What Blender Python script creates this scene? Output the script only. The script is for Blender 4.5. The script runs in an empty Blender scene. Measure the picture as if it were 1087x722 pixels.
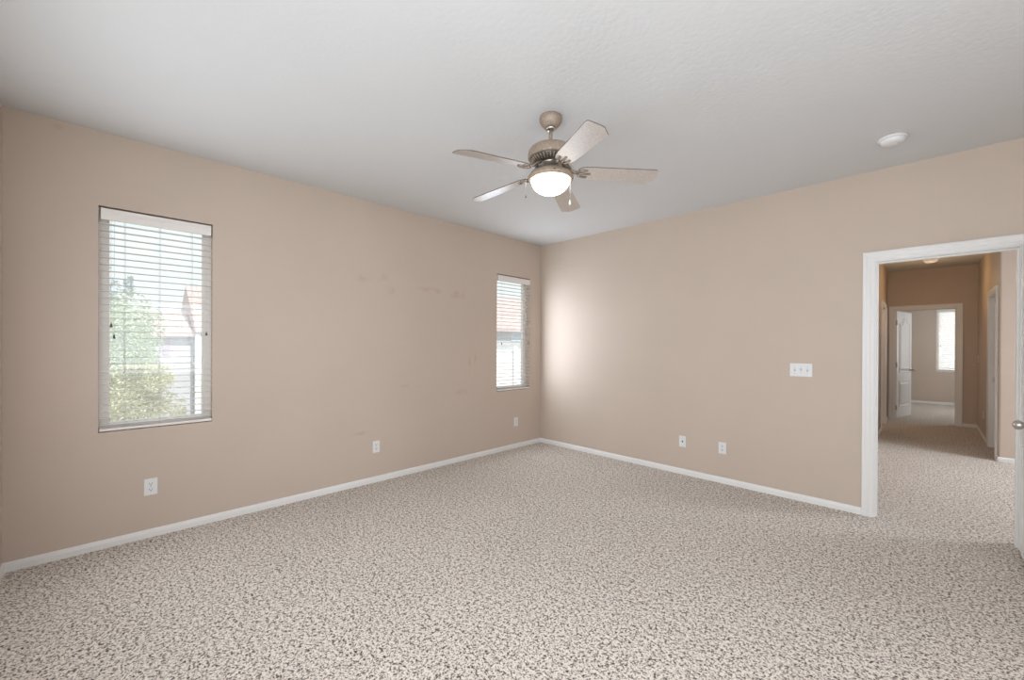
import bpy, bmesh, math, random
from mathutils import Vector, Matrix
random.seed(7)
sc = bpy.context.scene
C = sc.collection
PI = math.pi

# ------------------------------------------------------------ camera, world, lights, exposure
YAW, PITCH, ROLL = 0.7929, -0.0024, 0.0041
F = Vector((-math.sin(YAW), math.cos(YAW), 0)); R = Vector((math.cos(YAW), math.sin(YAW), 0)); U = Vector((0, 0, 1))
F2 = F*math.cos(PITCH)+U*math.sin(PITCH); U2 = U*math.cos(PITCH)-F*math.sin(PITCH)
RR = (R+ROLL*U2).normalized(); UU = (U2-ROLL*R).normalized()
cd = bpy.data.cameras.new('camera'); cam = bpy.data.objects.new('camera', cd); C.objects.link(cam)
cd.sensor_width = 36; cd.lens = 36*434.32/1087; cd.clip_start = .02; cd.clip_end = 300
cd.shift_y = (367.918-361)/1087
m = Matrix((RR, UU, -F2)).transposed().to_4x4(); m.translation = Vector((3.8028, -4.3114, 1.3474))
cam.matrix_world = m
sc.camera = cam

sc.view_settings.view_transform = 'Standard'
sc.view_settings.look = 'None'
sc.view_settings.exposure = 0.0
sc.view_settings.gamma = 1.0
sc.view_settings.use_curve_mapping = False

w = bpy.data.worlds.new('sky'); sc.world = w; w.use_nodes = True
bg = w.node_tree.nodes['Background']; bg.inputs[0].default_value = (.90, .975, 1.0, 1); bg.inputs[1].default_value = 1.3

def sun(name, d, e, col, ang):
    l = bpy.data.lights.new(name, 'SUN'); l.energy = e; l.color = col; l.angle = ang
    o = bpy.data.objects.new(name, l); C.objects.link(o); o.rotation_euler = Vector(d).to_track_quat('-Z', 'Y').to_euler(); o.location = (0, 0, 20)
def area(name, loc, d, sx, sy, e, col=(1, 1, 1), spread=PI):
    l = bpy.data.lights.new(name, 'AREA'); l.shape = 'RECTANGLE'; l.size = sx; l.size_y = sy; l.energy = e; l.color = col; l.spread = spread
    o = bpy.data.objects.new(name, l); C.objects.link(o); o.location = loc
    o.rotation_euler = Vector(d).to_track_quat('-Z', 'Y').to_euler()
    return o
sun('sun', (-.75, -.30, -.9), 5, (1, .96, .9), .02)
# daylight at the narrow windows; behind and east lamps are added fill
area('daylight_window_left', (.02, -4.057, 1.45), (1, 0, 0), .5, 1.25, 9, (.90, .97, 1.06))
area('daylight_window_corner', (.02, -.532, 1.45), (1, 0, 0), .5, 1.25, 16.5, (.88, .97, 1.09))
area('fill_behind', (1.55, -4.79, 1.5), (0, 1, 0), 1.25, 1.15, 13, (.93, .985, 1.07))  # added fill at an invented window in the back wall
area('fill_behind_wide', (3.85, -4.79, 1.5), (0, 1, 0), 2.0, 1.15, 62, (.93, .985, 1.07))  # added fill, main brightener from behind the camera
area('fill_east', (5.325, -3.42, 1.45), (-1, 0, -.05), 2.3, 1.2, 27, (.93, .985, 1.07))  # added fill at an invented east window
area('daylight_landing', (7.0, 2.45, 1.5), (-1, -.3, -.8), 1.0, 1.9, 112, (.89, .97, 1.09))
area('daylight_bedroom', (4.25, 9.69, 1.5), (0, -1, 0), .5, 1.38, 5, (.93, .97, 1))
area('fill_bedroom_side', (5.38, 8.1, 1.5), (-1, 0, 0), 1.2, 1.38, 30, (.95, .98, 1))  # added fill from an invented side window, whitens the far door

# ------------------------------------------------------------ materials
def nt(name):
    M = bpy.data.materials.new(name); M.use_nodes = True
    t = M.node_tree; return M, t, t.nodes['Principled BSDF']
def plain(name, col, rough=.5, metal=0, spec=.5):
    M, t, b = nt(name); b.inputs['Base Color'].default_value = (*col, 1); b.inputs['Roughness'].default_value = rough
    b.inputs['Metallic'].default_value = metal; b.inputs['Specular IOR Level'].default_value = spec
    return M
def noise(t, scale, detail=2, coord='Object', rough=.5):
    tc = t.nodes.new('ShaderNodeTexCoord'); n = t.nodes.new('ShaderNodeTexNoise')
    n.inputs['Scale'].default_value = scale; n.inputs['Detail'].default_value = detail; n.inputs['Roughness'].default_value = rough
    t.links.new(tc.outputs[coord], n.inputs['Vector']); return n
def ramp(t, src, stops, interp='LINEAR'):
    r = t.nodes.new('ShaderNodeValToRGB'); r.color_ramp.interpolation = interp
    e = r.color_ramp.elements
    while len(e) < len(stops): e.new(.5)
    for k, (p, c) in enumerate(stops): e[k].position = p; e[k].color = (*c, 1)
    t.links.new(src, r.inputs[0]); return r
def bump(t, b, src, strength, dist):
    k = t.nodes.new('ShaderNodeBump'); k.inputs['Strength'].default_value = strength; k.inputs['Distance'].default_value = dist
    t.links.new(src, k.inputs['Height']); t.links.new(k.outputs[0], b.inputs['Normal'])
def textured(name, col, rough, nscale, strength, dist, var=.03, vscale=1.5, spec=.3):
    M, t, b = nt(name); b.inputs['Roughness'].default_value = rough; b.inputs['Specular IOR Level'].default_value = spec
    n = noise(t, vscale, 3)
    lo = tuple(c*(1-var) for c in col); hi = tuple(min(1, c*(1+var)) for c in col)
    r = ramp(t, n.outputs[0], [(.3, lo), (.7, hi)]); t.links.new(r.outputs[0], b.inputs['Base Color'])
    n2 = noise(t, nscale, 3); bump(t, b, n2.outputs[0], strength, dist)
    return M

WALLCOL = (.56, .462, .385)
wall_m = textured('beige_orange_peel_paint', WALLCOL, .6, 130, .12, .004, .02)
ceil_m = textured('white_knockdown_ceiling', (.64, .64, .635), .8, 45, .22, .006, .01)
white_m = textured('white_semigloss_trim', (.79, .775, .75), .35, 20, .02, .002, .02)
door_m = plain('white_door_paint', (.80, .80, .79), .35)
blind_m = plain('white_faux_wood', (.80, .755, .71), .4)
cord_m = plain('white_cord', (.70, .68, .68), .7)
tassel_m = plain('dark_tassel', (.05, .045, .042), .5)
vinyl_m = plain('white_vinyl', (.80, .755, .71), .4)
plate_m = plain('white_plastic_plate', (.76, .76, .755), .3)
slot_m = plain('dark_slot', (.06, .055, .05), .6)
gray_m = plain('gray_toggle', (.42, .41, .41), .4)
nickel_m = plain('satin_nickel', (.52, .49, .46), .28, 1)
pewter_m = plain('antique_pewter', (.33, .28, .235), .34, .85)
darkmetal_m = plain('dark_vent_metal', (.10, .085, .07), .45, .6)
steel_m = plain('brushed_steel', (.55, .52, .49), .3, 1)
chain_m = plain('pale_chain', (.75, .72, .66), .3, .6)
gap_m = plain('dark_gap', (.10, .08, .065), .8)

def stained_wall():
    # the window wall: same paint with a few faint brownish scuffs, each with its own place and shape
    M, t, b = nt('beige_paint_with_scuffs'); b.inputs['Roughness'].default_value = .6; b.inputs['Specular IOR Level'].default_value = .3
    n = noise(t, 1.5, 3); r = ramp(t, n.outputs[0], [(.3, tuple(c*.98 for c in WALLCOL)), (.7, tuple(c*1.02 for c in WALLCOL))])
    tc = t.nodes.new('ShaderNodeTexCoord'); acc = None
    wn = noise(t, 9, 4); 
    for (y, z, ry, rz) in STAINS:
        mp = t.nodes.new('ShaderNodeMapping'); mp.vector_type = 'TEXTURE'
        mp.inputs['Location'].default_value = (0, y, z); mp.inputs['Scale'].default_value = (1, ry, rz)
        t.links.new(tc.outputs['Object'], mp.inputs['Vector'])
        ln = t.nodes.new('ShaderNodeVectorMath'); ln.operation = 'LENGTH'; t.links.new(mp.outputs[0], ln.inputs[0])
        mr = t.nodes.new('ShaderNodeMapRange'); mr.inputs[1].default_value = 1.0; mr.inputs[2].default_value = .2
        t.links.new(ln.outputs['Value'], mr.inputs[0])
        if acc is None: acc = mr.outputs[0]
        else:
            mx = t.nodes.new('ShaderNodeMath'); mx.operation = 'MAXIMUM'; t.links.new(acc, mx.inputs[0]); t.links.new(mr.outputs[0], mx.inputs[1]); acc = mx.outputs[0]
    th = t.nodes.new('ShaderNodeMapRange'); th.inputs[1].default_value = .42; th.inputs[2].default_value = .62
    t.links.new(wn.outputs[0], th.inputs[0])
    mu = t.nodes.new('ShaderNodeMath'); mu.operation = 'MULTIPLY'; t.links.new(acc, mu.inputs[0]); t.links.new(th.outputs[0], mu.inputs[1])
    m2 = t.nodes.new('ShaderNodeMath'); m2.operation = 'MULTIPLY'; m2.inputs[1].default_value = .55; t.links.new(mu.outputs[0], m2.inputs[0])
    mix = t.nodes.new('ShaderNodeMix'); mix.data_type = 'RGBA'
    t.links.new(m2.outputs[0], mix.inputs[0]); t.links.new(r.outputs[0], mix.inputs[6]); mix.inputs[7].default_value = (.46, .345, .24, 1)
    t.links.new(mix.outputs[2], b.inputs['Base Color'])
    n2 = noise(t, 130, 3); bump(t, b, n2.outputs[0], .12, .004)
    return M
STAINS = [(-4.545, 2.70, .035, .03), (-4.47, 2.69, .03, .03), (-2.57, 1.995, .10, .06), (-2.36, 2.0, .09, .08), (-2.28, 1.90, .06, .06), (-1.75, 1.95, .35, .04), (-1.45, 1.93, .14, .08),
          (-1.27, 1.13, .03, .12), (-1.18, 1.2, .03, .10), (-1.4, .80, .12, .05), (-1.5, .68, .04, .06), (-1.62, .42, .04, .06), (-2.6, .50, .12, .03), (-2.05, .92, .16, .03)]
scuff_m = stained_wall()

def carpet():
    M, t, b = nt('frieze_carpet'); b.inputs['Roughness'].default_value = 1; b.inputs['Specular IOR Level'].default_value = .05
    n = noise(t, 116, 3, rough=.65); n.inputs['Distortion'].default_value = .6
    nb = noise(t, 52, 2); ad = t.nodes.new('ShaderNodeMath'); ad.operation = 'MULTIPLY_ADD'; ad.inputs[1].default_value = .42
    sb = t.nodes.new('ShaderNodeMath'); sb.operation = 'SUBTRACT'; sb.inputs[1].default_value = .5; t.links.new(nb.outputs[0], sb.inputs[0])
    t.links.new(sb.outputs[0], ad.inputs[0]); t.links.new(n.outputs[0], ad.inputs[2])
    r = ramp(t, ad.outputs[0], [(.345, (.055, .044, .036)), (.425, (.24, .20, .167)), (.478, (.62, .55, .485)), (.555, (.84, .765, .685))])
    big = noise(t, .9, 2); rb = ramp(t, big.outputs[0], [(.3, (.94, .94, .94)), (.7, (1, 1, 1))])
    mx = t.nodes.new('ShaderNodeMix'); mx.data_type = 'RGBA'; mx.blend_type = 'MULTIPLY'; mx.inputs[0].default_value = 1
    t.links.new(r.outputs[0], mx.inputs[6]); t.links.new(rb.outputs[0], mx.inputs[7]); t.links.new(mx.outputs[2], b.inputs['Base Color'])
    bump(t, b, n.outputs[0], .6, .012)
    return M
carpet_m = carpet()

def speckle(name, a, bcol, scale, rough, metal=0, bs=.1):
    M, t, b = nt(name); b.inputs['Roughness'].default_value = rough; b.inputs['Metallic'].default_value = metal
    n = noise(t, scale, 4, rough=.7); r = ramp(t, n.outputs[0], [(.38, a), (.6, bcol)]); t.links.new(r.outputs[0], b.inputs['Base Color'])
    bump(t, b, n.outputs[0], bs, .003); return M
fan_m = speckle('taupe_hammered_metal', (.26, .20, .148), (.37, .295, .222), 90, .45, .15)
blade_m = speckle('weathered_taupe_blade', (.38, .325, .285), (.55, .495, .45), 170, .30)
bladeedge_m = plain('dark_blade_edge', (.16, .125, .10), .5)

def glass():
    M = bpy.data.materials.new('window_glass'); M.use_nodes = True; t = M.node_tree; t.nodes.clear()
    o = t.nodes.new('ShaderNodeOutputMaterial'); tr = t.nodes.new('ShaderNodeBsdfTransparent'); tr.inputs[0].default_value = (.95, .97, .97, 1)
    g = t.nodes.new('ShaderNodeBsdfGlossy'); g.inputs['Roughness'].default_value = .02; mx = t.nodes.new('ShaderNodeMixShader'); mx.inputs[0].default_value = .05
    # milky veil: translucent share imitates the washed-out haze of a bright view
    veil = t.nodes.new('ShaderNodeBsdfTranslucent'); veil.inputs[0].default_value = (.9, .93, .95, 1); m0 = t.nodes.new('ShaderNodeMixShader'); m0.inputs[0].default_value = .13
    t.links.new(tr.outputs[0], m0.inputs[1]); t.links.new(veil.outputs[0], m0.inputs[2]); t.links.new(m0.outputs[0], mx.inputs[1]); t.links.new(g.outputs[0], mx.inputs[2]); t.links.new(mx.outputs[0], o.inputs[0]); return M
glass_m = glass()
def glow(name, col, s):
    M, t, b = nt(name); b.inputs['Base Color'].default_value = (*[c*.55 for c in col], 1); b.inputs['Roughness'].default_value = .15
    b.inputs['Emission Color'].default_value = (*col, 1); b.inputs['Emission Strength'].default_value = s; return M
bowl_m = glow('lit_frosted_glass', (1, .98, .93), 7)
lens_m = glow('weak_lamp_lens', (1, .93, .82), .18)

# ------------------------------------------------------------ mesh helpers
class MB:
    def __init__(s): s.bm = bmesh.new(); s.mi = 0
    def box(s, x0, x1, y0, y1, z0, z1, bev=0, mi=0):
        r = bmesh.ops.create_cube(s.bm, size=1)
        for v in r['verts']:
            v.co = Vector((x0+(v.co.x+.5)*(x1-x0), y0+(v.co.y+.5)*(y1-y0), z0+(v.co.z+.5)*(z1-z0)))
        fs = {f for v in r['verts'] for f in v.link_faces}
        for f in fs: f.material_index = mi
        if bev:
            es = {e for f in fs for e in f.edges}
            bmesh.ops.bevel(s.bm, geom=list(es), offset=bev, segments=2, profile=.6, affect='EDGES')
        return s
    def prism(s, pts, a, b, axis='z', mi=0, side_mi=None):
        # polygon pts (2D) extruded from a to b along axis
        def P(p, h):
            if axis == 'z': return (p[0], p[1], h)
            if axis == 'y': return (p[0], h, p[1])
            return (h, p[0], p[1])
        A = [s.bm.verts.new(P(p, a)) for p in pts]; B = [s.bm.verts.new(P(p, b)) for p in pts]
        n = len(pts)
        for lst in (A[::-1], B):
            f = s.bm.faces.new(lst); f.material_index = mi
        for i in range(n):
            f = s.bm.faces.new((A[i], A[(i+1) % n], B[(i+1) % n], B[i])); f.material_index = mi if side_mi is None else side_mi
        return s
    def lathe(s, prof, cx=0, cy=0, cz=0, n=40, mi=0, M=None):
        rings = []
        for r, z in prof:
            if r < 1e-6: rings.append([s.bm.verts.new((cx, cy, cz+z))])
            else: rings.append([s.bm.verts.new((cx+r*math.cos(2*PI*k/n), cy+r*math.sin(2*PI*k/n), cz+z)) for k in range(n)])
        new = [v for ring in rings for v in ring]
        for a, b in zip(rings, rings[1:]):
            for k in range(n):
                k2 = (k+1) % n
                if len(a) == 1 and len(b) == 1: continue
                q = [a[0], b[k], b[k2]] if len(a) == 1 else ([a[k], b[0], a[k2]] if len(b) == 1 else [a[k], b[k], b[k2], a[k2]])
                f = s.bm.faces.new(q); f.material_index = mi; f.smooth = True
        if M is not None:
            for v in new: v.co = M @ v.co
        return s
    def tube(s, pts, r, n=8, mi=0, closed_caps=True):
        pts = [Vector(p) for p in pts]; rs = r if isinstance(r, (list, tuple)) else [r]*len(pts)
        rings = []; prev = None
        for i, p in enumerate(pts):
            d = (pts[min(i+1, len(pts)-1)]-pts[max(i-1, 0)]).normalized()
            ref = Vector((0, 0, 1)) if abs(d.z) < .9 else Vector((1, 0, 0))
            if prev is not None: ref = prev
            a = (ref-d*ref.dot(d)).normalized(); b = d.cross(a); prev = a
            rings.append([s.bm.verts.new(p+rs[i]*(a*math.cos(2*PI*k/n)+b*math.sin(2*PI*k/n))) for k in range(n)])
        for a, b in zip(rings, rings[1:]):
            for k in range(n):
                f = s.bm.faces.new((a[k], a[(k+1) % n], b[(k+1) % n], b[k])); f.smooth = True; f.material_index = mi
        if closed_caps:
            s.bm.faces.new(rings[0][::-1]).material_index = mi; s.bm.faces.new(rings[-1]).material_index = mi
        return s
    def sweep(s, prof, path, out, up=None, mi=0):
        # closed profile (t, d): t away from the path inside its plane, d along `out`; mitred at the path's corners
        path = [Vector(p) for p in path]; out = Vector(out).normalized(); n = len(path); rings = []
        def side(a, b): return (b-a).normalized().cross(out)
        for i, p in enumerate(path):
            if i == 0: t = side(path[0], path[1])
            elif i == n-1: t = side(path[-2], path[-1])
            else:
                a = side(path[i-1], p); b = side(p, path[i+1]); t = (a+b); t = t/(t.dot(a))
            rings.append([s.bm.verts.new(p+t*q[0]+out*q[1]) for q in prof])
        k = len(prof)
        for a, b in zip(rings, rings[1:]):
            for j in range(k):
                s.bm.faces.new((a[j], a[(j+1) % k], b[(j+1) % k], b[j])).material_index = mi
        s.bm.faces.new(rings[0][::-1]).material_index = mi; s.bm.faces.new(rings[-1]).material_index = mi
        return s
    def xf(s, M):
        bmesh.ops.transform(s.bm, matrix=M, verts=s.bm.verts[:]); return s
    def build(s, name, mats, parent=None, loc=None, rotz=0, recalc=True):
        if recalc: bmesh.ops.recalc_face_normals(s.bm, faces=s.bm.faces[:])
        me = bpy.data.meshes.new(name); s.bm.to_mesh(me); s.bm.free()
        for mm in (mats if isinstance(mats, (list, tuple)) else [mats]): me.materials.append(mm)
        o = bpy.data.objects.new(name, me); C.objects.link(o)
        if parent is not None: o.parent = parent
        if loc is not None: o.location = loc
        o.rotation_euler[2] = rotz
        return o
def empty(name, loc=(0, 0, 0), rotz=0):
    o = bpy.data.objects.new(name, None); C.objects.link(o); o.location = loc; o.rotation_euler = (0, 0, rotz); o.empty_display_size = .1; return o
def tag(o, label, cat, group=None, kind=None):
    o['label'] = label; o['category'] = cat
    if group: o['group'] = group
    if kind: o['kind'] = kind
    return o
def struct(o, label, cat):
    return tag(o, label, cat, kind='structure')

# ------------------------------------------------------------ shell
CH = 2.74; T = .15
def wall(name, axis, c0, c1, u0, u1, z0, z1, holes, mat, label, extra=None):
    """solid wall between planes c0..c1 across `axis`, spanning u0..u1, with rectangular holes (ua, ub, za, zb)"""
    us = sorted({u0, u1, *[h[0] for h in holes], *[h[1] for h in holes]}); zs = sorted({z0, z1, *[h[2] for h in holes], *[h[3] for h in holes]})
    b = MB(); V = {}
    def v(c, u, z):
        k = (c, u, z)
        if k not in V: V[k] = b.bm.verts.new((c, u, z) if axis == 'x' else (u, c, z))
        return V[k]
    def solid(i, j):
        if i < 0 or j < 0 or i >= len(us)-1 or j >= len(zs)-1: return False
        um = (us[i]+us[i+1])/2; zm = (zs[j]+zs[j+1])/2
        return not any(h[0] < um < h[1] and h[2] < zm < h[3] for h in holes)
    for i in range(len(us)-1):
        for j in range(len(zs)-1):
            if not solid(i, j): continue
            a, c, p, q = us[i], us[i+1], zs[j], zs[j+1]
            for cc in (c0, c1): b.bm.faces.new((v(cc, a, p), v(cc, c, p), v(cc, c, q), v(cc, a, q)))
            if not solid(i-1, j): b.bm.faces.new((v(c0, a, p), v(c1, a, p), v(c1, a, q), v(c0, a, q)))
            if not solid(i+1, j): b.bm.faces.new((v(c0, c, p), v(c1, c, p), v(c1, c, q), v(c0, c, q)))
            if not solid(i, j-1): b.bm.faces.new((v(c0, a, p), v(c1, a, p), v(c1, c, p), v(c0, c, p)))
            if not solid(i, j+1): b.bm.faces.new((v(c0, a, q), v(c1, a, q), v(c1, c, q), v(c0, c, q)))
    if extra: extra(b)
    return struct(b.build(name, mat), label, 'wall')

YB = -4.757; XR = 5.3
W1 = (-4.361, -3.753, .764, 2.254); W2 = (-.836, -.228, .764, 2.254)
DO = (3.50, 4.252, -.05, 2.037)      # rough opening of the bedroom doorway
wall('wall_left', 'x', 0, -T, YB-.12, .12, -.05, CH+.05, [W1, W2], scuff_m, 'beige wall with two narrow windows and faint brown scuffs')
wall('wall_right', 'y', 0, .12, 0, XR+.12, -.05, CH+.05, [DO], wall_m, 'beige wall with the white cased doorway and the switch plate')
W3 = (.85, 2.25, .9, 2.2); W4 = (2.75, 4.95, .9, 2.2)  # invented openings behind the viewer, made for the fill lamps
wall('wall_back', 'y', YB, YB-.12, 0, XR+.12, -.05, CH+.05, [W3, W4], wall_m, 'beige wall at the left edge of the photo')
W5 = (-4.65, -2.2, .8, 2.1)  # invented opening, made for the east fill lamp
wall('wall_east', 'x', XR, XR+.12, YB, 0, -.05, CH+.05, [W5], wall_m, 'beige wall opposite the two narrow windows')

HL, HR, HE, LY, LX = 3.28, 4.395, 6.02, 3.17, 7.2
D2 = (4.62, 5.42, -.05, 2.037)     # doorway in the hall's left wall
D3 = (3.33, 4.21, -.05, 2.037)     # doorway in the hall's right wall
D4 = (3.362, 4.164, -.05, 2.037)   # doorway at the hall's end
wall('wall_hall_left', 'x', HL, HL-.12, .12, HE, -.05, CH+.05, [D2], wall_m, 'left wall of the hallway beyond the white cased doorway')
def bullnose(b):
    r = .02; pts = [(HR+r-r*math.cos(a), LY+r-r*math.sin(a)) for a in [k*PI/12 for k in range(7)]]
    b.prism(pts+[(HR+.12, LY), (HR+.12, LY+.04), (HR, LY+.04)], -.05, CH+.05)
wall('wall_hall_right', 'x', HR, HR+.12, LY+.04, HE, -.05, CH+.05, [D3], wall_m, 'right wall of the hallway with rounded bright corner', bullnose)
wall('wall_landing', 'y', LY, LY+.12, HR+.12, LX, -.05, CH+.05, [], wall_m, 'beige wall between the hallway corner and the open white door')
WL = (1.9, 3.0, .75, 2.3)
wall('wall_landing_end', 'x', LX, LX+.12, .12, LY+.12, -.05, CH+.05, [WL], wall_m, 'wall at the far right of the landing')
wall('wall_hall_end', 'y', HE, HE+.12, 1.6, 5.4, -.05, CH+.05, [D4], wall_m, 'brownish wall at the end of the hallway around the bedroom doorway')
FW = (3.945, 4.553, .764, 2.254); FS = (7.45, 8.75, .764, 2.254)  # far window, then an invented side opening for fill light
wall('wall_bedroom_far', 'y', 9.62, 9.74, 1.8, 5.4, -.05, CH+.05, [FW], wall_m, 'grey-beige far wall with a narrow window, seen through two doorways')
wall('wall_bedroom_left', 'x', 1.8, 1.68, HE+.12, 9.74, -.05, CH+.05, [], wall_m, 'left wall of the room at the end of the hallway')
wall('wall_bedroom_right', 'x', 5.4, 5.52, HE, 9.74, -.05, CH+.05, [FS], wall_m, 'right wall of the room at the end of the hallway')
# closed-off rooms beside the hall
wall('wall_side_room', 'x', 1.6, 1.48, 4.0, HE+.12, -.05, CH+.05, [], wall_m, 'wall inside the room left of the hallway')
wall('wall_side_room_near', 'y', 4.0, 3.88, 1.48, HL-.12, -.05, CH+.05, [], wall_m, 'near wall inside the room left of the hallway')

b = MB(); b.box(-T, LX+.2, YB-.2, 9.9, -.06, 0)
struct(b.build('floor', carpet_m), 'speckled beige and brown carpet through bedroom and hallway', 'carpet')
b = MB(); b.box(XR+.12, XR+2.6, YB-.2, -.2, 2.45, 2.6)  # unseen slab, added only to block sun from the east opening
struct(b.build('ceiling_sun_block', ceil_m), 'unseen slab added to keep the sun out of the east window', 'sun block')
b = MB(); b.box(-T, LX+.2, YB-.2, 9.9, CH, CH+.08)
struct(b.build('ceiling', ceil_m), 'white textured ceiling', 'ceiling')

# baseboards
BH = .057
BP = [(0, 0), (.012, 0), (.012, .036), (.0095, .043), (.0085, .050), (.004, .056), (0, .057)]
def baseboard(name, p, q, label, n):
    # p->q along the wall foot, n the direction into the room
    p = Vector((*p, 0)); q = Vector((*q, 0)); n = Vector((*n, 0)); b = MB()
    A = [b.bm.verts.new(p+n*d+Vector((0, 0, z))) for d, z in BP]; B = [b.bm.verts.new(q+n*d+Vector((0, 0, z))) for d, z in BP]
    k = len(BP)
    for i in range(k): b.bm.faces.new((A[i], A[(i+1) % k], B[(i+1) % k], B[i]))
    b.bm.faces.new(A[::-1]); b.bm.faces.new(B)
    return struct(b.build(name, white_m), label, 'baseboard')
baseboard('baseboard_left', (0, YB), (0, 0), 'white baseboard along the window wall', (1, 0))
baseboard('baseboard_right', (0, 0), (3.44, 0), 'white baseboard from the corner to the doorway', (0, -1))
baseboard('baseboard_right_end', (4.33, 0), (XR, 0), 'white baseboard right of the open door', (0, -1))
baseboard('baseboard_back', (0, YB), (XR, YB), 'white baseboard at the left edge of the photo', (0, 1))
baseboard('baseboard_east', (XR, YB), (XR, 0), 'white baseboard opposite the window wall', (-1, 0))
baseboard('baseboard_hall_left', (HL, .12), (HL, D2[0]-.06), 'white baseboard at the foot of the left hallway wall', (1, 0))
baseboard('baseboard_hall_left_end', (HL, D2[1]+.06), (HL, HE), 'short white baseboard beyond the left hallway doorway', (1, 0))
baseboard('baseboard_hall_right', (HR, D3[1]+.06), (HR, HE), 'white baseboard at the foot of the right hallway wall', (-1, 0))
baseboard('baseboard_hall_corner', (HR, LY), (HR, D3[0]-.06), 'short white baseboard at the rounded hallway corner', (-1, 0))
baseboard('baseboard_hall_end', (D4[1]+.06, HE), (HR, HE), 'white baseboard right of the end doorway', (0, -1))
baseboard('baseboard_landing', (HR, LY), (LX, LY), 'white baseboard left of the open door\'s knob, beyond the doorway', (0, -1))
baseboard('baseboard_bedroom_far', (1.8, 9.62), (5.4, 9.62), 'white baseboard under the far window', (0, -1))

# door casings and jambs
CP = [(0, 0), (0, .009), (.006, .012), (.026, .012), (.032, .015), (.048, .016), (.056, .019), (.070, .019), (.076, .015), (.076, 0)]
def doorway(name, axis, c0, c1, hole, label, strike=None):
    """casing on both faces (planes c0 and c1) and jamb lining with stop; the wall runs along u"""
    u0, u1, _, zt = hole; j = .018; b = MB()
    iu0, iu1, iz = u0+j, u1-j, zt-j
    def P(c, u, z): return (u, c, z) if axis == 'y' else (c, u, z)
    for c, sgn in ((c0, -1), (c1, 1)):
        s = sgn*(1 if c1 > c0 else -1)
        outv = (0, s, 0) if axis == 'y' else (s, 0, 0)
        path = [P(c, iu0-.005, 0), P(c, iu0-.005, iz+.005), P(c, iu1+.005, iz+.005), P(c, iu1+.005, 0)]
        d = (Vector(path[1])-Vector(path[0])).normalized().cross(Vector(outv))
        away = Vector(P(0, -1, 0))
        b.sweep(CP if d.dot(away) > 0 else [(-t, dd) for t, dd in CP], path, outv)
    lo, hi = min(c0, c1), max(c0, c1); mid = (lo+hi)/2
    def bx(ua, ub, ca, cb, za, zb):
        if axis == 'y': b.box(ua, ub, ca, cb, za, zb)
        else: b.box(ca, cb, ua, ub, za, zb)
    bx(u0, iu0, lo, hi, 0, zt); bx(iu1, u1, lo, hi, 0, zt); bx(iu0, iu1, lo, hi, iz, zt)
    bx(iu0, iu0+.01, mid-.015, mid+.02, 0, iz); bx(iu1-.01, iu1, mid-.015, mid+.02, 0, iz); bx(iu0+.01, iu1-.01, mid-.015, mid+.02, iz-.01, iz)
    o = struct(b.build(name, white_m), label, 'door casing')
    if strike:
        k = MB(); k.box(*strike, bev=.001); s = k.build('strike_plate', nickel_m, o); s['label'] = 'nickel strike plate'
    return o
doorway('trim_1', 'y', 0, .12, DO, 'wide white casing around the bedroom doorway', (3.517, 3.5195, .02, .048, .88, .945))
doorway('trim_2', 'x', HL, HL-.12, D2, 'white casing on the left hallway wall')
doorway('trim_3', 'x', HR, HR+.12, D3, 'white casing on the right hallway wall', (HR+.03, HR+.055, D3[1]-.0205, D3[1]-.018, .88, .945))
doorway('trim_4', 'y', HE, HE+.12, D4, 'pale casing around the doorway at the hallway\'s end')

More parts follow.
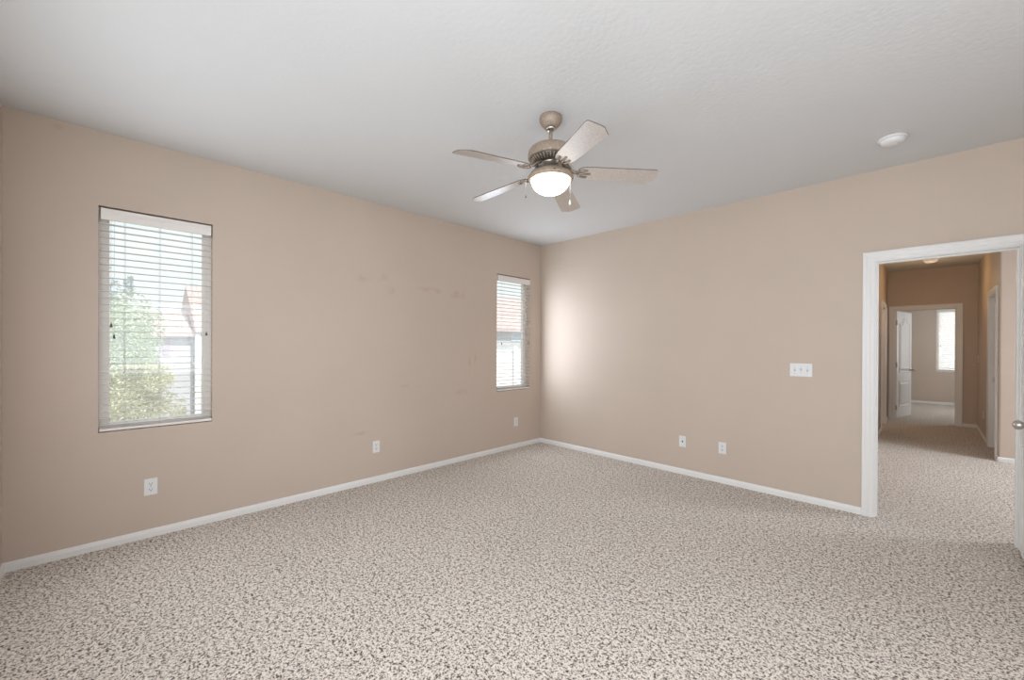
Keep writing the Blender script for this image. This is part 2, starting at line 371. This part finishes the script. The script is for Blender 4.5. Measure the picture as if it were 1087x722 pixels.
# ------------------------------------------------------------ doors (two-panel, arched top panel)
def arch_panel(w, h, rise, n=16):
    pts = [(-w/2, 0), (w/2, 0)]
    s = .16*w
    top = []
    for k in range(n+1):
        x = w/2-w*k/n; a = abs(x)/(w/2)
        y = h-rise + (rise*(.5+.5*math.cos(PI*min(1, a/.82))) if a < .82 else 0)
        top.append((x, y))
    return pts+top
def inset(pts, d):
    cx = sum(p[0] for p in pts)/len(pts); cy = (min(p[1] for p in pts)+max(p[1] for p in pts))/2
    W = max(p[0] for p in pts)-cx; H = max(p[1] for p in pts)-cy
    return [(cx+(p[0]-cx)*(W-d)/W, cy+(p[1]-cy)*(H-d)/H) for p in pts]
def make_door(name, loc, rotz, width, height, label, cat='door', flip=1, lever=False):
    """leaf from the hinge at local x=0 to x=width, thickness local y 0..0.035"""
    root = empty(name, loc, rotz); struct(root, label, cat)
    t = .035; b = MB(); b.box(.002, width, 0, t, .012, height, bev=.0015); b.build('leaf', door_m, root)
    pw = width-.24
    for pts, z0 in ((arch_panel(pw, 1.06, .12), .86), ([(-pw/2, 0), (pw/2, 0), (pw/2, .50), (-pw/2, .50)], .22)):
        k = MB()
        for sgn, base in ((-1, 0), (1, t)):
            # moulding ring and raised field, on each face
            L = [(pts, .0), (inset(pts, .010), .009), (inset(pts, .026), .0015), (inset(pts, .050), .0015), (inset(pts, .075), .010)]
            rings = [[k.bm.verts.new((width/2+p[0], base+sgn*(d), z0+p[1])) for p in P] for P, d in L]
            n = len(pts)
            for A, B in zip(rings, rings[1:]):
                for i in range(n): k.bm.faces.new((A[i], A[(i+1) % n], B[(i+1) % n], B[i]))
            k.bm.faces.new(rings[-1]); k.bm.faces.new(rings[0][::-1])
        k.build('panel', door_m, root)
    for z in (.22, 1.02, 1.80):
        k = MB(); k.tube([(-.004, -.004 if flip > 0 else t+.004, z-.045), (-.004, -.004 if flip > 0 else t+.004, z+.045)], .0065, 10)
        k.box(-.003, .001, .002, t-.002, z-.044, z+.044); h = k.build('hinge', nickel_m, root); h['label'] = 'nickel hinge'
    kz = .91; kx = width-.065
    for sgn, base in ((-1, 0), (1, t)):
        k = MB()
        M = Matrix.Translation((kx, base, kz)) @ Matrix.Rotation(PI/2*(1 if sgn < 0 else -1), 4, 'X')
        k.lathe([(0, 0), (.032, 0), (.032, .004), (.027, .009), (.014, .011), (.011, .014), (.011, .028), (.016, .033), (.0235, .042), (.027, .052), (.0255, .062), (.019, .071), (.009, .0775), (0, .079)], n=28, M=M)
        kn = k.build('door_knob', nickel_m, root); kn['label'] = 'egg-shaped nickel door knob'
    k = MB(); k.box(width-.0005, width+.0015, .006, t-.006, kz-.028, kz+.028); lt = k.build('latch_plate', nickel_m, root); lt['label'] = 'nickel latch plate'
    return root
# bedroom door: hinged on the right jamb, standing open into the room
make_door('door_1', (4.237, -.006, 0), math.radians(-91.5), .712, 2.028, 'white bedroom door standing open at the right edge', flip=-1)
make_door('door_2', (3.402, HE+.135, 0), math.radians(76), .758, 2.014, 'white arch-panelled door ajar at the hallway\'s end', flip=1)
make_door('door_3', (HR+.075, D3[1]-.022, 0), math.radians(-90), D3[1]-D3[0]-.044, 2.014, 'white door set back in the right hallway casing', flip=-1)

# ------------------------------------------------------------ windows
def make_window(name, loc, rotz, w_, h_, label, depth=T):
    """local x along the wall (centred), y outward, z up from the opening's bottom"""
    root = empty(name, loc, rotz); struct(root, label, 'window')
    b = MB(); f = .04; y0, y1 = depth-.085, depth-.02
    b.box(-w_/2, -w_/2+f, y0, y1, 0, h_); b.box(w_/2-f, w_/2, y0, y1, 0, h_); b.box(-w_/2+f, w_/2-f, y0, y1, 0, f); b.box(-w_/2+f, w_/2-f, y0, y1, h_-f, h_)
    for s in (-1, 1): b.box(s*(w_/2-f)-(.012 if s > 0 else 0), s*(w_/2-f)+(.012 if s < 0 else 0), y0+.012, y1-.01, f, h_-f)
    b.box(-w_/2+f+.012, w_/2-f-.012, y0+.012, y1-.01, f, f+.012); b.box(-w_/2+f+.012, w_/2-f-.012, y0+.012, y1-.01, h_-f-.012, h_-f)
    b.build('window_frame', vinyl_m, root)
    g = MB(); g.box(-w_/2+f+.008, w_/2-f-.008, y0+.03, y0+.036, f+.008, h_-f-.008); g.build('window_pane', glass_m, root)
    return root
make_window('window_1', (0, (W1[0]+W1[1])/2, W1[2]), PI/2, W1[1]-W1[0], W1[3]-W1[2], 'tall narrow window behind the left blind')
make_window('window_2', (0, (W2[0]+W2[1])/2, W2[2]), PI/2, W2[1]-W2[0], W2[3]-W2[2], 'tall narrow window by the room corner')
make_window('window_3', ((FW[0]+FW[1])/2, 9.62, FW[2]), 0, FW[1]-FW[0], FW[3]-FW[2], 'window in the room beyond the hallway', .12)

make_window('window_4', ((W3[0]+W3[1])/2, YB, W3[2]), PI, W3[1]-W3[0], W3[3]-W3[2], 'added wide window behind the viewer, for fill light', .12)
make_window('window_5', ((W4[0]+W4[1])/2, YB, W4[2]), PI, W4[1]-W4[0], W4[3]-W4[2], 'second added wide window behind the viewer, for fill light', .12)
make_window('window_6', (XR, (W5[0]+W5[1])/2, W5[2]), -PI/2, W5[1]-W5[0], W5[3]-W5[2], 'added wide window opposite the two narrow windows, for fill light', .12)
make_window('window_7', (LX, (WL[0]+WL[1])/2, WL[2]), -PI/2, WL[1]-WL[0], WL[3]-WL[2], 'window lighting the landing', .12)
make_window('window_8', (5.4, (FS[0]+FS[1])/2, FS[2]), -PI/2, FS[1]-FS[0], FS[3]-FS[2], 'added side window of the room beyond the hallway, for fill light', .12)
def make_blind(loc, rotz, w_, h_, label, tilt, tassels, group='white slat blinds'):
    """inside-mounted slat blind; local y=0 is the wall face, -y the room"""
    root = empty('window_blind', loc, rotz); tag(root, label, 'blind', group)
    hw = w_/2-.004
    # thin dark shadow gap is the real gap above the valance; valance with bevelled face and short returns
    b = MB(); vz0, vz1 = h_-.090, h_-.013; vw = hw-.007
    prof = [(-.014, vz0), (.0, vz0), (.0, vz1), (-.006, vz1), (-.012, vz1-.006), (-.012, vz0+.05), (-.014, vz0+.044)]
    b.prism([(y, z) for y, z in prof], -vw, vw, 'x')
    for s in (-1, 1): b.box(s*vw-(.006 if s > 0 else 0), s*vw+(.006 if s < 0 else 0), 0, .05, vz0, vz1)
    b.build('valance', blind_m, root)
    b = MB(); b.box(-hw+.01, hw-.01, .012, .054, h_-.056, h_-.016, bev=.002); b.build('head_rail', blind_m, root)
    pitch = .0443; n = int((h_-.09-.03)/pitch); b = MB(); yc = .019; a = math.radians(tilt)
    for i in range(n+1):
        z = .047+i*pitch
        if z > h_-.075: break
        hd = .025; th = .0014
        pts = []
        for (u, v) in ((-hd, -th), (hd, -th), (hd+.0008, 0), (hd, th), (-hd, th), (-hd-.0008, 0)):
            pts.append((yc+u*math.cos(a)-v*math.sin(a), z+u*math.sin(a)+v*math.cos(a)))
        b.prism(pts, -hw, hw, 'x')
    b.build('slats', blind_m, root)
    b = MB(); b.box(-hw, hw, yc-.026, yc+.026, .006, .024, bev=.003); rail = b.build('bottom_rail', blind_m, root)
    for x in (-hw*.60, 0, hw*.60):
        k = MB(); 
        for y in (yc-.027, yc+.027): k.tube([(x, y, .02), (x, y, h_-.05)], .0007, 5)
        k.tube([(x+.006, yc, .02), (x+.006, yc, h_-.05)], .0008, 5)
        k.build('ladder_cord', cord_m, root)
        k = MB(); k.lathe([(0, 0), (.005, 0), (.0055, .003), (.005, .006), (0, .006)], x, yc-.018, .0005, 12); q = k.build('cord_plug', tassel_m, root); q['label'] = 'dark cord plug under the bottom rail'
    for (x, z) in tassels:
        k = MB(); k.tube([(x, -.016, h_-.09), (x, -.017, z+.02)], .0011, 6); cdn = k.build('pull_cord', cord_m, root)
        k = MB(); k.lathe([(0, .026), (.003, .026), (.004, .018), (.004, .014), (.0075, .004), (.0075, 0), (0, 0)], x, -.017, z-.006, 14); q = k.build('tassel', tassel_m, cdn); q['label'] = 'dark cord tassel'
    return root
h1 = W1[3]-W1[2]; w1 = W1[1]-W1[0]
make_blind((0, (W1[0]+W1[1])/2, W1[2]), PI/2, w1, h1, 'white slat blind on the window at the left, with trees behind it', 0, [(-.244, .70), (-.230, .625), (.265, .655)])
make_blind((0, (W2[0]+W2[1])/2, W2[2]), PI/2, w1, h1, 'white slat blind on the narrow window next to the room corner', 0, [(-.235, .60), (.265, .615)])
make_blind(((FW[0]+FW[1])/2, 9.62, FW[2]), 0, FW[1]-FW[0], h1, 'small far-off slat blind seen through the hallway doorway', -38, [(-.23, .60)])

# ------------------------------------------------------------ wall plates
def plate(name, loc, rotz, w_, label, cat, kind, group=None):
    root = empty(name, loc, rotz); tag(root, label, cat, group)
    b = MB(); b.box(-w_/2, w_/2, -.006, 0, -.057, .057, bev=.0025); b.build('cover_plate', plate_m, root)
    if kind == 'duplex':
        for z in (-.0195, .0195):
            k = MB(); pts = [(.0165*math.cos(t), z+max(-.0135, min(.0135, .0165*math.sin(t)))) for t in [2*PI*q/24 for q in range(24)]]
            k.prism(pts, -.0078, -.004, 'y'); rc = k.build('receptacle', plate_m, root)
            s = MB(); s.box(-.0085, -.0055, -.0083, -.0070, z-.001, z+.0085); s.box(.0055, .0085, -.0083, -.0070, z+.0005, z+.0085)
            s.lathe([(0, -.0005), (.0033, -.0005), (.0033, .0005), (0, .0005)], n=12, M=Matrix.Translation((0, -.0078, z-.007)) @ Matrix.Rotation(PI/2, 4, 'X'))
            sl = s.build('slots', slot_m, rc); sl['label'] = 'dark outlet slots'
        k = MB(); k.lathe([(0, 0), (.003, 0), (.0025, .0012), (0, .0015)], n=12, M=Matrix.Translation((0, -.006, 0)) @ Matrix.Rotation(PI/2, 4, 'X')); k.build('screw', gray_m, root)
    elif kind == 'jack':
        k = MB(); k.lathe([(0, 0), (.008, 0), (.008, .004), (.0048, .005), (.0048, .011), (0, .011)], n=16, M=Matrix.Translation((0, -.005, 0)) @ Matrix.Rotation(PI/2, 4, 'X'))
        q = k.build('jack', darkmetal_m, root); q['label'] = 'dark cable jack'
        for z in (-.042, .042):
            k = MB(); k.lathe([(0, 0), (.003, 0), (.0025, .0012), (0, .0015)], n=12, M=Matrix.Translation((0, -.006, z)) @ Matrix.Rotation(PI/2, 4, 'X')); k.build('screw', gray_m, root)
    else:
        xs = {'switch3': (-.046, 0, .046), 'switch1': (0,)}[kind]
        for i, x in enumerate(xs):
            up = 1 if i != 1 else -1
            k = MB(); k.box(x-.0055, x+.0055, -.0072, -.004, -.013, .013)
            k.xf(Matrix.Identity(4)); sl = k.build('toggle_slot', gray_m, root); sl['label'] = 'grey toggle surround'
            k = MB(); k.prism([(-.005, -.004), (-.005, .004), (-.017, up*.009+.0035), (-.017, up*.009-.0025)], x-.0042, x+.0042, 'x'); k.build('toggle', plate_m, root)
            for z in (-.030, .030):
                s = MB(); s.lathe([(0, 0), (.003, 0), (.0025, .0012), (0, .0015)], n=12, M=Matrix.Translation((x, -.006, z)) @ Matrix.Rotation(PI/2, 4, 'X')); s.build('screw', gray_m, root)
    return root
plate('wall_outlet', (0, -4.102, .352), PI/2, .071, 'white duplex outlet on the window wall below the left window', 'outlet', 'duplex', 'wall outlets')
plate('wall_outlet', (0, -2.438, .347), PI/2, .071, 'white duplex outlet midway along the window wall', 'outlet', 'duplex', 'wall outlets')
plate('wall_outlet', (0, -.490, .343), PI/2, .071, 'white duplex outlet under the window next to the room corner', 'outlet', 'duplex', 'wall outlets')
plate('wall_outlet', (2.390, 0, .345), 0, .071, 'white duplex outlet right of the cable plate on the doorway wall', 'outlet', 'duplex', 'wall outlets')
plate('cable_plate', (1.997, 0, .344), 0, .071, 'white cable plate with one dark jack on the doorway wall', 'cable plate', 'jack')
plate('switch_plate', (3.029, 0, 1.144), 0, .162, 'white triple toggle switch plate left of the doorway', 'light switch', 'switch3')
plate('switch_plate', (HR, 5.843, 1.16), -PI/2, .071, 'small switch plate near the end of the hallway', 'light switch', 'switch1')
plate('wall_outlet', (HR, 4.96, .349), -PI/2, .071, 'small white outlet low on the right hallway wall', 'outlet', 'duplex', 'wall outlets')

# ------------------------------------------------------------ ceiling fan
FX, FY = 2.190, -2.400
fan = empty('ceiling_fan', (FX, FY, CH)); tag(fan, 'taupe five-blade ceiling fan with lit white bowl', 'ceiling fan')
def fz(prof): return [(r, z-CH) for r, z in prof]
MB().lathe(fz([(0, 2.74), (.060, 2.74), (.066, 2.735), (.069, 2.722), (.067, 2.710), (.058, 2.692), (.044, 2.676), (.038, 2.670), (0, 2.668)])).build('canopy', fan_m, fan)
o = MB().lathe(fz([(0, 2.671), (.030, 2.671), (.030, 2.662), (.024, 2.656), (.013, 2.652), (0, 2.652)])).build('canopy_collar', nickel_m, fan); o['label'] = 'nickel collar under the canopy'
MB().tube([(0, 0, 2.665-CH), (0, 0, 2.555-CH)], .0112, 20).build('downrod', fan_m, fan)
MB().lathe(fz([(0, 2.562), (.030, 2.562), (.045, 2.556), (.100, 2.551), (.122, 2.541), (.134, 2.526), (.1375, 2.508), (.1375, 2.486), (.134, 2.480), (.118, 2.478), (0, 2.478)]), n=56).build('motor_housing', fan_m, fan)
# vented underside ring of the motor
b = MB(); b.lathe(fz([(0, 2.481), (.126, 2.481), (.126, 2.476), (.096, 2.452), (.060, 2.446), (0, 2.446)]), n=56, mi=0)
for k in range(36):
    a = 2*PI*k/36; M = Matrix.Rotation(a, 4, 'Z')
    q = MB(); q.tube([(.098, 0, 2.4525-CH), (.124, 0, 2.4735-CH)], .0032, 6)
    q.xf(M); me = bpy.data.meshes.new('t'); q.bm.to_mesh(me); q.bm.free(); n0 = len(b.bm.faces); b.bm.from_mesh(me); b.bm.faces.ensure_lookup_table()
    for f in b.bm.faces[n0:]: f.material_index = 1
    bpy.data.meshes.remove(me)
o = b.build('vent_ring', [darkmetal_m, fan_m], fan); o['label'] = 'dark vented underside of the motor'
MB().lathe(fz([(0, 2.452), (.074, 2.452), (.076, 2.446), (.074, 2.440), (.056, 2.434), (.052, 2.416), (0, 2.414)]), n=40).build('switch_housing', nickel_m, fan)
MB().lathe(fz([(0, 2.424), (.050, 2.422), (.066, 2.416), (.100, 2.402), (.128, 2.384), (.138, 2.370), (.1385, 2.360), (.134, 2.352), (.122, 2.349), (.119, 2.354), (0, 2.356)]), n=56).build('light_kit_pan', fan_m, fan)
for a in (math.radians(200), math.radians(320), math.radians(80)):
    q = MB(); q.lathe([(0, 0), (.0045, 0), (.0045, .006), (0, .007)], n=10, M=Matrix.Translation((.133*math.cos(a), .133*math.sin(a), 2.3655-CH)) @ Matrix.Rotation(a, 4, 'Z') @ Matrix.Rotation(PI/2, 4, 'Y')); q.build('thumb_screw', darkmetal_m, fan)
b = MB(); b.lathe(fz([(.118*math.cos(t), 2.355-.090*math.sin(t)) for t in [PI/2*k/14 for k in range(15)]][:-1]+[(0, 2.265)]), n=48)
o = b.build('glass_bowl', bowl_m, fan); o['label'] = 'lit frosted white glass bowl'
# pull chains
for nm, a, r, zb, mt, lab in (('pull_chain', math.radians(47), .080, 2.235, chain_m, 'white bell fob'), ('pull_chain', math.radians(227), .100, 2.262, darkmetal_m, 'small dark fob')):
    x, y = r*math.cos(a)*1.5, r*math.sin(a)*1.5
    q = MB(); q.tube([(x*.93, y*.93, 2.372-CH), (x, y, 2.352-CH), (x, y, zb-CH)], .0007 if mt is not chain_m else .0011, 6); ch = q.build(nm, chain_m, fan)
    s = 1 if mt is chain_m else .55
    q = MB(); q.lathe([(0, 0), (.002*s, 0), (.0035*s, -.008*s), (.0075*s, -.022*s), (.0078*s, -.028*s), (.005*s, -.033*s), (0, -.034*s)], x, y, zb-CH+.001, 14); fb = q.build('fob', mt, ch); fb['label'] = lab
# blades: angle list, each blade in local coords along +x, then tilted about its axis
BZ = 2.411
def blade_outline():
    # -y is the higher edge, the +y side carries the clipped corner at the tip
    L = []
    r0, r1 = .165, .628
    L += [(r0+.004, -.030), (r0+.020, -.046), (r0+.045, -.054), (r0+.10, -.058), (r1-.050, -.0685), (r1-.042, -.0675), (r1-.006, -.030), (r1, -.024)]
    L += [(r1+.004, .0), (r1+.001, .060), (r1-.006, .0675), (r1-.014, .0695), (r0+.10, .058), (r0+.045, .054), (r0+.020, .046), (r0+.004, .030), (r0, .012), (r0, -.012)]
    return [(x, -y) for x, y in L][::-1]
def build_blade(parent, ang):
    Mx = Matrix.Rotation(ang, 4, 'Z') @ Matrix.Translation((0, 0, BZ-CH)) @ Matrix.Rotation(math.radians(4.3), 4, 'Y') @ Matrix.Rotation(math.radians(-13), 4, 'X')
    b = MB(); b.prism(blade_outline(), -.003, .003, 'z', mi=0, side_mi=1); b.xf(Mx)
    bl = b.build('blade', [blade_m, bladeedge_m], parent)
    k = MB()
    # palm plate with three prongs under the blade root
    for y, L in ((-.030, .215), (0, .235), (.030, .215)):
        k.tube([(.165, y*.3, -.007), (.185, y*.9, -.007), (L, y, -.006)], [.007, .0065, .005], 8)
        k.lathe([(0, 0), (.009, 0), (.009, -.003), (.004, -.006), (0, -.006)], L, y, -.003, 14)
    k.tube([(.170, -.030, -.006), (.160, 0, -.008), (.170, .030, -.006)], .006, 8)
    k.xf(Mx)
    A = Matrix.Rotation(ang, 4, 'Z')
    # curved arm from the motor down to the palm plate
    q = MB()
    for s in (-1, 1):
        q.tube([(.070, s*.010, 2.452-CH), (.095, s*.022, 2.440-CH), (.120, s*.026, 2.424-CH), (.142, s*.018, 2.402-CH), (.172, s*.004, 2.391-CH)], [.0055, .006, .006, .0055, .006], 8)
    q.tube([(.068, 0, 2.450-CH), (.100, 0, 2.436-CH), (.125, 0, 2.420-CH)], [.009, .007, .004], 8)
    q.xf(A); me = bpy.data.meshes.new('t'); q.bm.to_mesh(me); q.bm.free(); k.bm.from_mesh(me); bpy.data.meshes.remove(me)
    br = k.build('blade_bracket', pewter_m, bl); br['label'] = 'pewter blade bracket with three prongs'
for i in range(5): build_blade(fan, math.radians(259.54-72*i))

# ------------------------------------------------------------ smoke detector, hall light
sd = empty('smoke_detector', (3.634, -.597, CH)); tag(sd, 'round white smoke detector on the ceiling above the doorway wall', 'smoke detector')
MB().lathe([(0, 0), (.074, 0), (.075, -.003), (.074, -.010), (.066, -.013), (0, -.013)], n=48).build('mounting_base', plate_m, sd)
MB().lathe([(0, -.011), (.064, -.011), (.064, -.020), (.060, -.030), (.052, -.037), (.030, -.041), (0, -.042)], n=48).build('cover', plate_m, sd)
q = MB(); q.lathe([(0, 0), (.006, 0), (.006, -.002), (0, -.003)], .030, .0, -.0405, 14); q.build('test_button', gray_m, sd)
hl = empty('ceiling_light', (3.833, 4.64, CH)); tag(hl, 'small round white ceiling fixture in the hallway', 'ceiling light')
MB().lathe([(0, 0), (.098, 0), (.100, -.004), (.098, -.012), (.086, -.018), (0, -.018)], n=40).build('mounting_base', plate_m, hl)
MB().lathe([(0, -.017), (.090, -.017), (.088, -.050), (.078, -.078), (.058, -.095), (.03, -.102), (0, -.103)], n=40).build('lens', lens_m, hl)
pl = bpy.data.lights.new('hall_lamp', 'POINT'); pl.energy = 6; pl.color = (1, .66, .32); pl.shadow_soft_size = .05
po = bpy.data.objects.new('hall_lamp', pl); C.objects.link(po); po.location = (3.833, 4.64, CH-.45)
pl2 = bpy.data.lights.new('side_room_fill', 'POINT'); pl2.energy = 12; pl2.color = (1, .70, .42); pl2.shadow_soft_size = .1  # unseen warm fill, added to tint the hall jamb orange
po2 = bpy.data.objects.new('side_room_fill', pl2); C.objects.link(po2); po2.location = (2.4, 4.7, 2.3)

# ------------------------------------------------------------ outside
GZ = -3.2
ground_m = textured('gravel_yard', (.42, .38, .36), .9, 6, .3, .05, .15, .4)
stucco_m = textured('pale_stucco', (.52, .52, .54), .9, 8, .1, .02, .04)
tile_m = speckle('red_clay_tile', (.48, .36, .345), (.60, .47, .455), 3, .8)
postw_m = plain('white_paint_outside', (.82, .82, .82), .6)
shut_m = plain('mauve_shutter', (.46, .38, .46), .7)
hglass_m = plain('pale_blue_window', (.42, .55, .66), .15)
leaf_m = speckle('green_leaves', (.48, .56, .38), (.66, .72, .48), 2, .8)
leaf2_m = speckle('yellowish_leaves', (.58, .58, .38), (.76, .74, .50), 2, .8)
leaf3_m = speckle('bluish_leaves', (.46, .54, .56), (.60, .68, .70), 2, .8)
bark_m = plain('bark', (.22, .17, .13), .9)
b = MB(); b.box(-90, -.4, -70, 70, GZ-.2, GZ)
struct(b.build('floor_yard', ground_m), 'pale gravel yard far below the windows', 'ground')

def tiled_roof(b, x0, x1, y0, y1, ze, zr, mi=0):
    """gable roof with ridge along y, wavy clay-tile rows running down the slope on the +x side"""
    n = max(8, int((y1-y0)/.28)); xm = (x0+x1)/2; 
    def row(x, z): 
        out = []
        for k in range(n*4+1):
            y = y0+(y1-y0)*k/(n*4); out.append(b.bm.verts.new((x, y, z+.05*abs(math.sin(PI*k/4)))))
        return out
    A = row(x1, ze); B = row(xm, zr); D = row(x0, ze)
    A2 = [b.bm.verts.new((v.co.x, v.co.y, ze-.16)) for v in A]; D2_ = [b.bm.verts.new((v.co.x, v.co.y, ze-.16)) for v in D]
    for P, Q in ((A, B), (B, D), (A2, A), (D, D2_), (D2_, A2)):
        for i in range(len(P)-1): b.bm.faces.new((P[i], P[i+1], Q[i+1], Q[i])).material_index = mi
    for i in (0, -1): b.bm.faces.new((A2[i], A[i], B[i], D[i], D2_[i]))
def house(loc_x, y0, y1, depth, ze, zr, wins, label, post=None, name='house', eave=.4):
    root = empty(name, (loc_x, (y0+y1)/2, GZ)); tag(root, label, 'house', None)
    inv = Matrix.Translation((-loc_x, -(y0+y1)/2, -GZ))
    def bl(b, n, mtl, par=root): b.xf(inv); return b.build(n, mtl, par)
    b = MB(); b.box(loc_x-depth, loc_x, y0, y1, GZ, ze-.1); bl(b, 'house_walls', stucco_m)
    b = MB(); tiled_roof(b, loc_x-depth-.5, loc_x+.5, y0-eave, y1+eave, ze, zr); bl(b, 'roof', tile_m)
    for (ya, yb, za, zb, sh) in wins:
        b = MB(); f = .06
        b.box(loc_x, loc_x+.05, ya-f, ya, za-f, zb+f); b.box(loc_x, loc_x+.05, yb, yb+f, za-f, zb+f); b.box(loc_x, loc_x+.05, ya, yb, za-f, za); b.box(loc_x, loc_x+.05, ya, yb, zb, zb+f)
        fr = bl(b, 'window', postw_m)
        b = MB(); b.box(loc_x, loc_x+.02, ya, yb, za, zb); bl(b, 'pane', hglass_m, fr)
        if sh:
            b = MB(); b.box(loc_x, loc_x+.06, yb+.25, yb+.25+.37, za-.05, zb+.05, bev=.01)
            for q in range(8): b.box(loc_x+.06, loc_x+.075, yb+.30, yb+.57, za+.05+q*.115, za+.10+q*.115)
            bl(b, 'shutter', shut_m)
    if post:
        b = MB(); b.box(loc_x, loc_x+.25, post[0], post[1], GZ, ze-.1, bev=.02); bl(b, 'corner_post', postw_m)
    return root
house(-30, -4.6, -.36, 7, 2.0, 3.6, [(-2.70, -2.15, .72, 1.6, True)], 'pale house with red tile roof and shutter, behind the trees', eave=.008)
# taller neighbouring wing: ridge runs away from us, so its roof edge climbs to the right
wing = house(-29.75, -.33, 6.5, 9, 2.3, 5.6, [(.9, 1.6, .6, 1.6, False)], 'taller pale house with white corner post, right of the shuttered house', post=(-.325, -.02), eave=.008)
house(-16, 11.0, 22.0, 8, 2.42, 5.2, [(15.2, 16.3, 1.70, 2.15, False)], 'pale house with red tile roof outside the window by the corner', name='house')
b = MB(); b.box(-12.6, -12.3, 6.5, 17, GZ, 1.05); b.box(-12.65, -12.25, 6.5, 17, 1.05, 1.15, bev=.02)
for k in range(5): b.box(-12.7, -12.2, 6.5+k*2.55, 6.8+k*2.55, GZ, 1.3, bev=.02)
tag(b.build('yard_wall', postw_m), 'pale tall yard wall below the tile-roofed house by the corner window', 'yard wall')

def tree(name, x, y, zc, rx, ry, rz, mat, n, size, label, cat='tree', seed=1, density=1.0):
    rnd = random.Random(seed); root = empty(name, (x, y, GZ)); tag(root, label, cat)
    b = MB(); blobs = [(rnd.gauss(0, .45), rnd.gauss(0, .45), rnd.gauss(0, .5), rnd.uniform(.35, .6)) for _ in range(14)]
    for i in range(n):
        bx, by, bz, br = rnd.choice(blobs)
        d = Vector((rnd.gauss(0, 1), rnd.gauss(0, 1), rnd.gauss(0, 1))).normalized()*br*rnd.random()**.4
        px, py, pz = max(-1.1, min(1.1, bx+d.x))*rx, max(-1.1, min(1.1, by+d.y))*ry, max(-1.1, min(1.1, bz+d.z))*rz
        c = Vector((px, py, zc-GZ+pz)); a = Vector((rnd.gauss(0, 1), rnd.gauss(0, 1), rnd.gauss(0, .6))).normalized(); e = a.orthogonal().normalized()
        s = size*rnd.uniform(.6, 1.3)
        vs = [b.bm.verts.new(c+a*s), b.bm.verts.new(c+e*s*.45), b.bm.verts.new(c-a*s), b.bm.verts.new(c-e*s*.45)]
        b.bm.faces.new(vs)
    b.build('foliage', mat, root, recalc=False)
    t = MB(); top = zc-GZ
    t.tube([(0, 0, 0), (.05, .03, top*.5), (0, 0, top+rz*.3)], [.16, .12, .04], 8)
    for k in range(6):
        a = rnd.uniform(0, 6.28); t.tube([(0, .02, top*.55+k*.12), (rx*.5*math.cos(a), ry*.5*math.sin(a), top+rz*.2*(k-2)/3)], [.06, .02], 6)
    t.build('trunk', bark_m, root)
    return root
tree('tree', -14, -4.25, 1.25, 1.1, 1.15, 1.7, leaf_m, 12000, .055, 'green bushy tree close outside the left window', seed=3)
tree('shrub', -12, -3.75, -.35, .8, 1.0, .95, leaf2_m, 9000, .05, 'yellowish tall shrub in front of the green tree', 'shrub', seed=5)
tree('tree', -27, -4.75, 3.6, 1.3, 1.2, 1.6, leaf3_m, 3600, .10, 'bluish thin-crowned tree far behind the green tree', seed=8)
def boulder(x, y, s, seed, label):
    b = MB(); bmesh.ops.create_icosphere(b.bm, subdivisions=3, radius=1); rnd = random.Random(seed)
    k = [Vector((rnd.gauss(0, 1), rnd.gauss(0, 1), rnd.gauss(0, 1))).normalized() for _ in range(9)]
    for v in b.bm.verts:
        n = v.co.normalized(); r = min(1.0, min(.8/max(.15, n.dot(q)) for q in k)); v.co = Vector((n.x*s*r, n.y*s*r*1.3, max(-.2*s, n.z*s*.7*r)+.15*s))
    return tag(b.build('boulder', postw_m, None, (x, y, GZ)), label, 'boulder')
boulder(-26, -2.2, .42, 1, 'larger white boulder on the yard left of the white corner post')
boulder(-26, -3.25, .34, 2, 'smaller white boulder on the yard below the yellowish shrub')
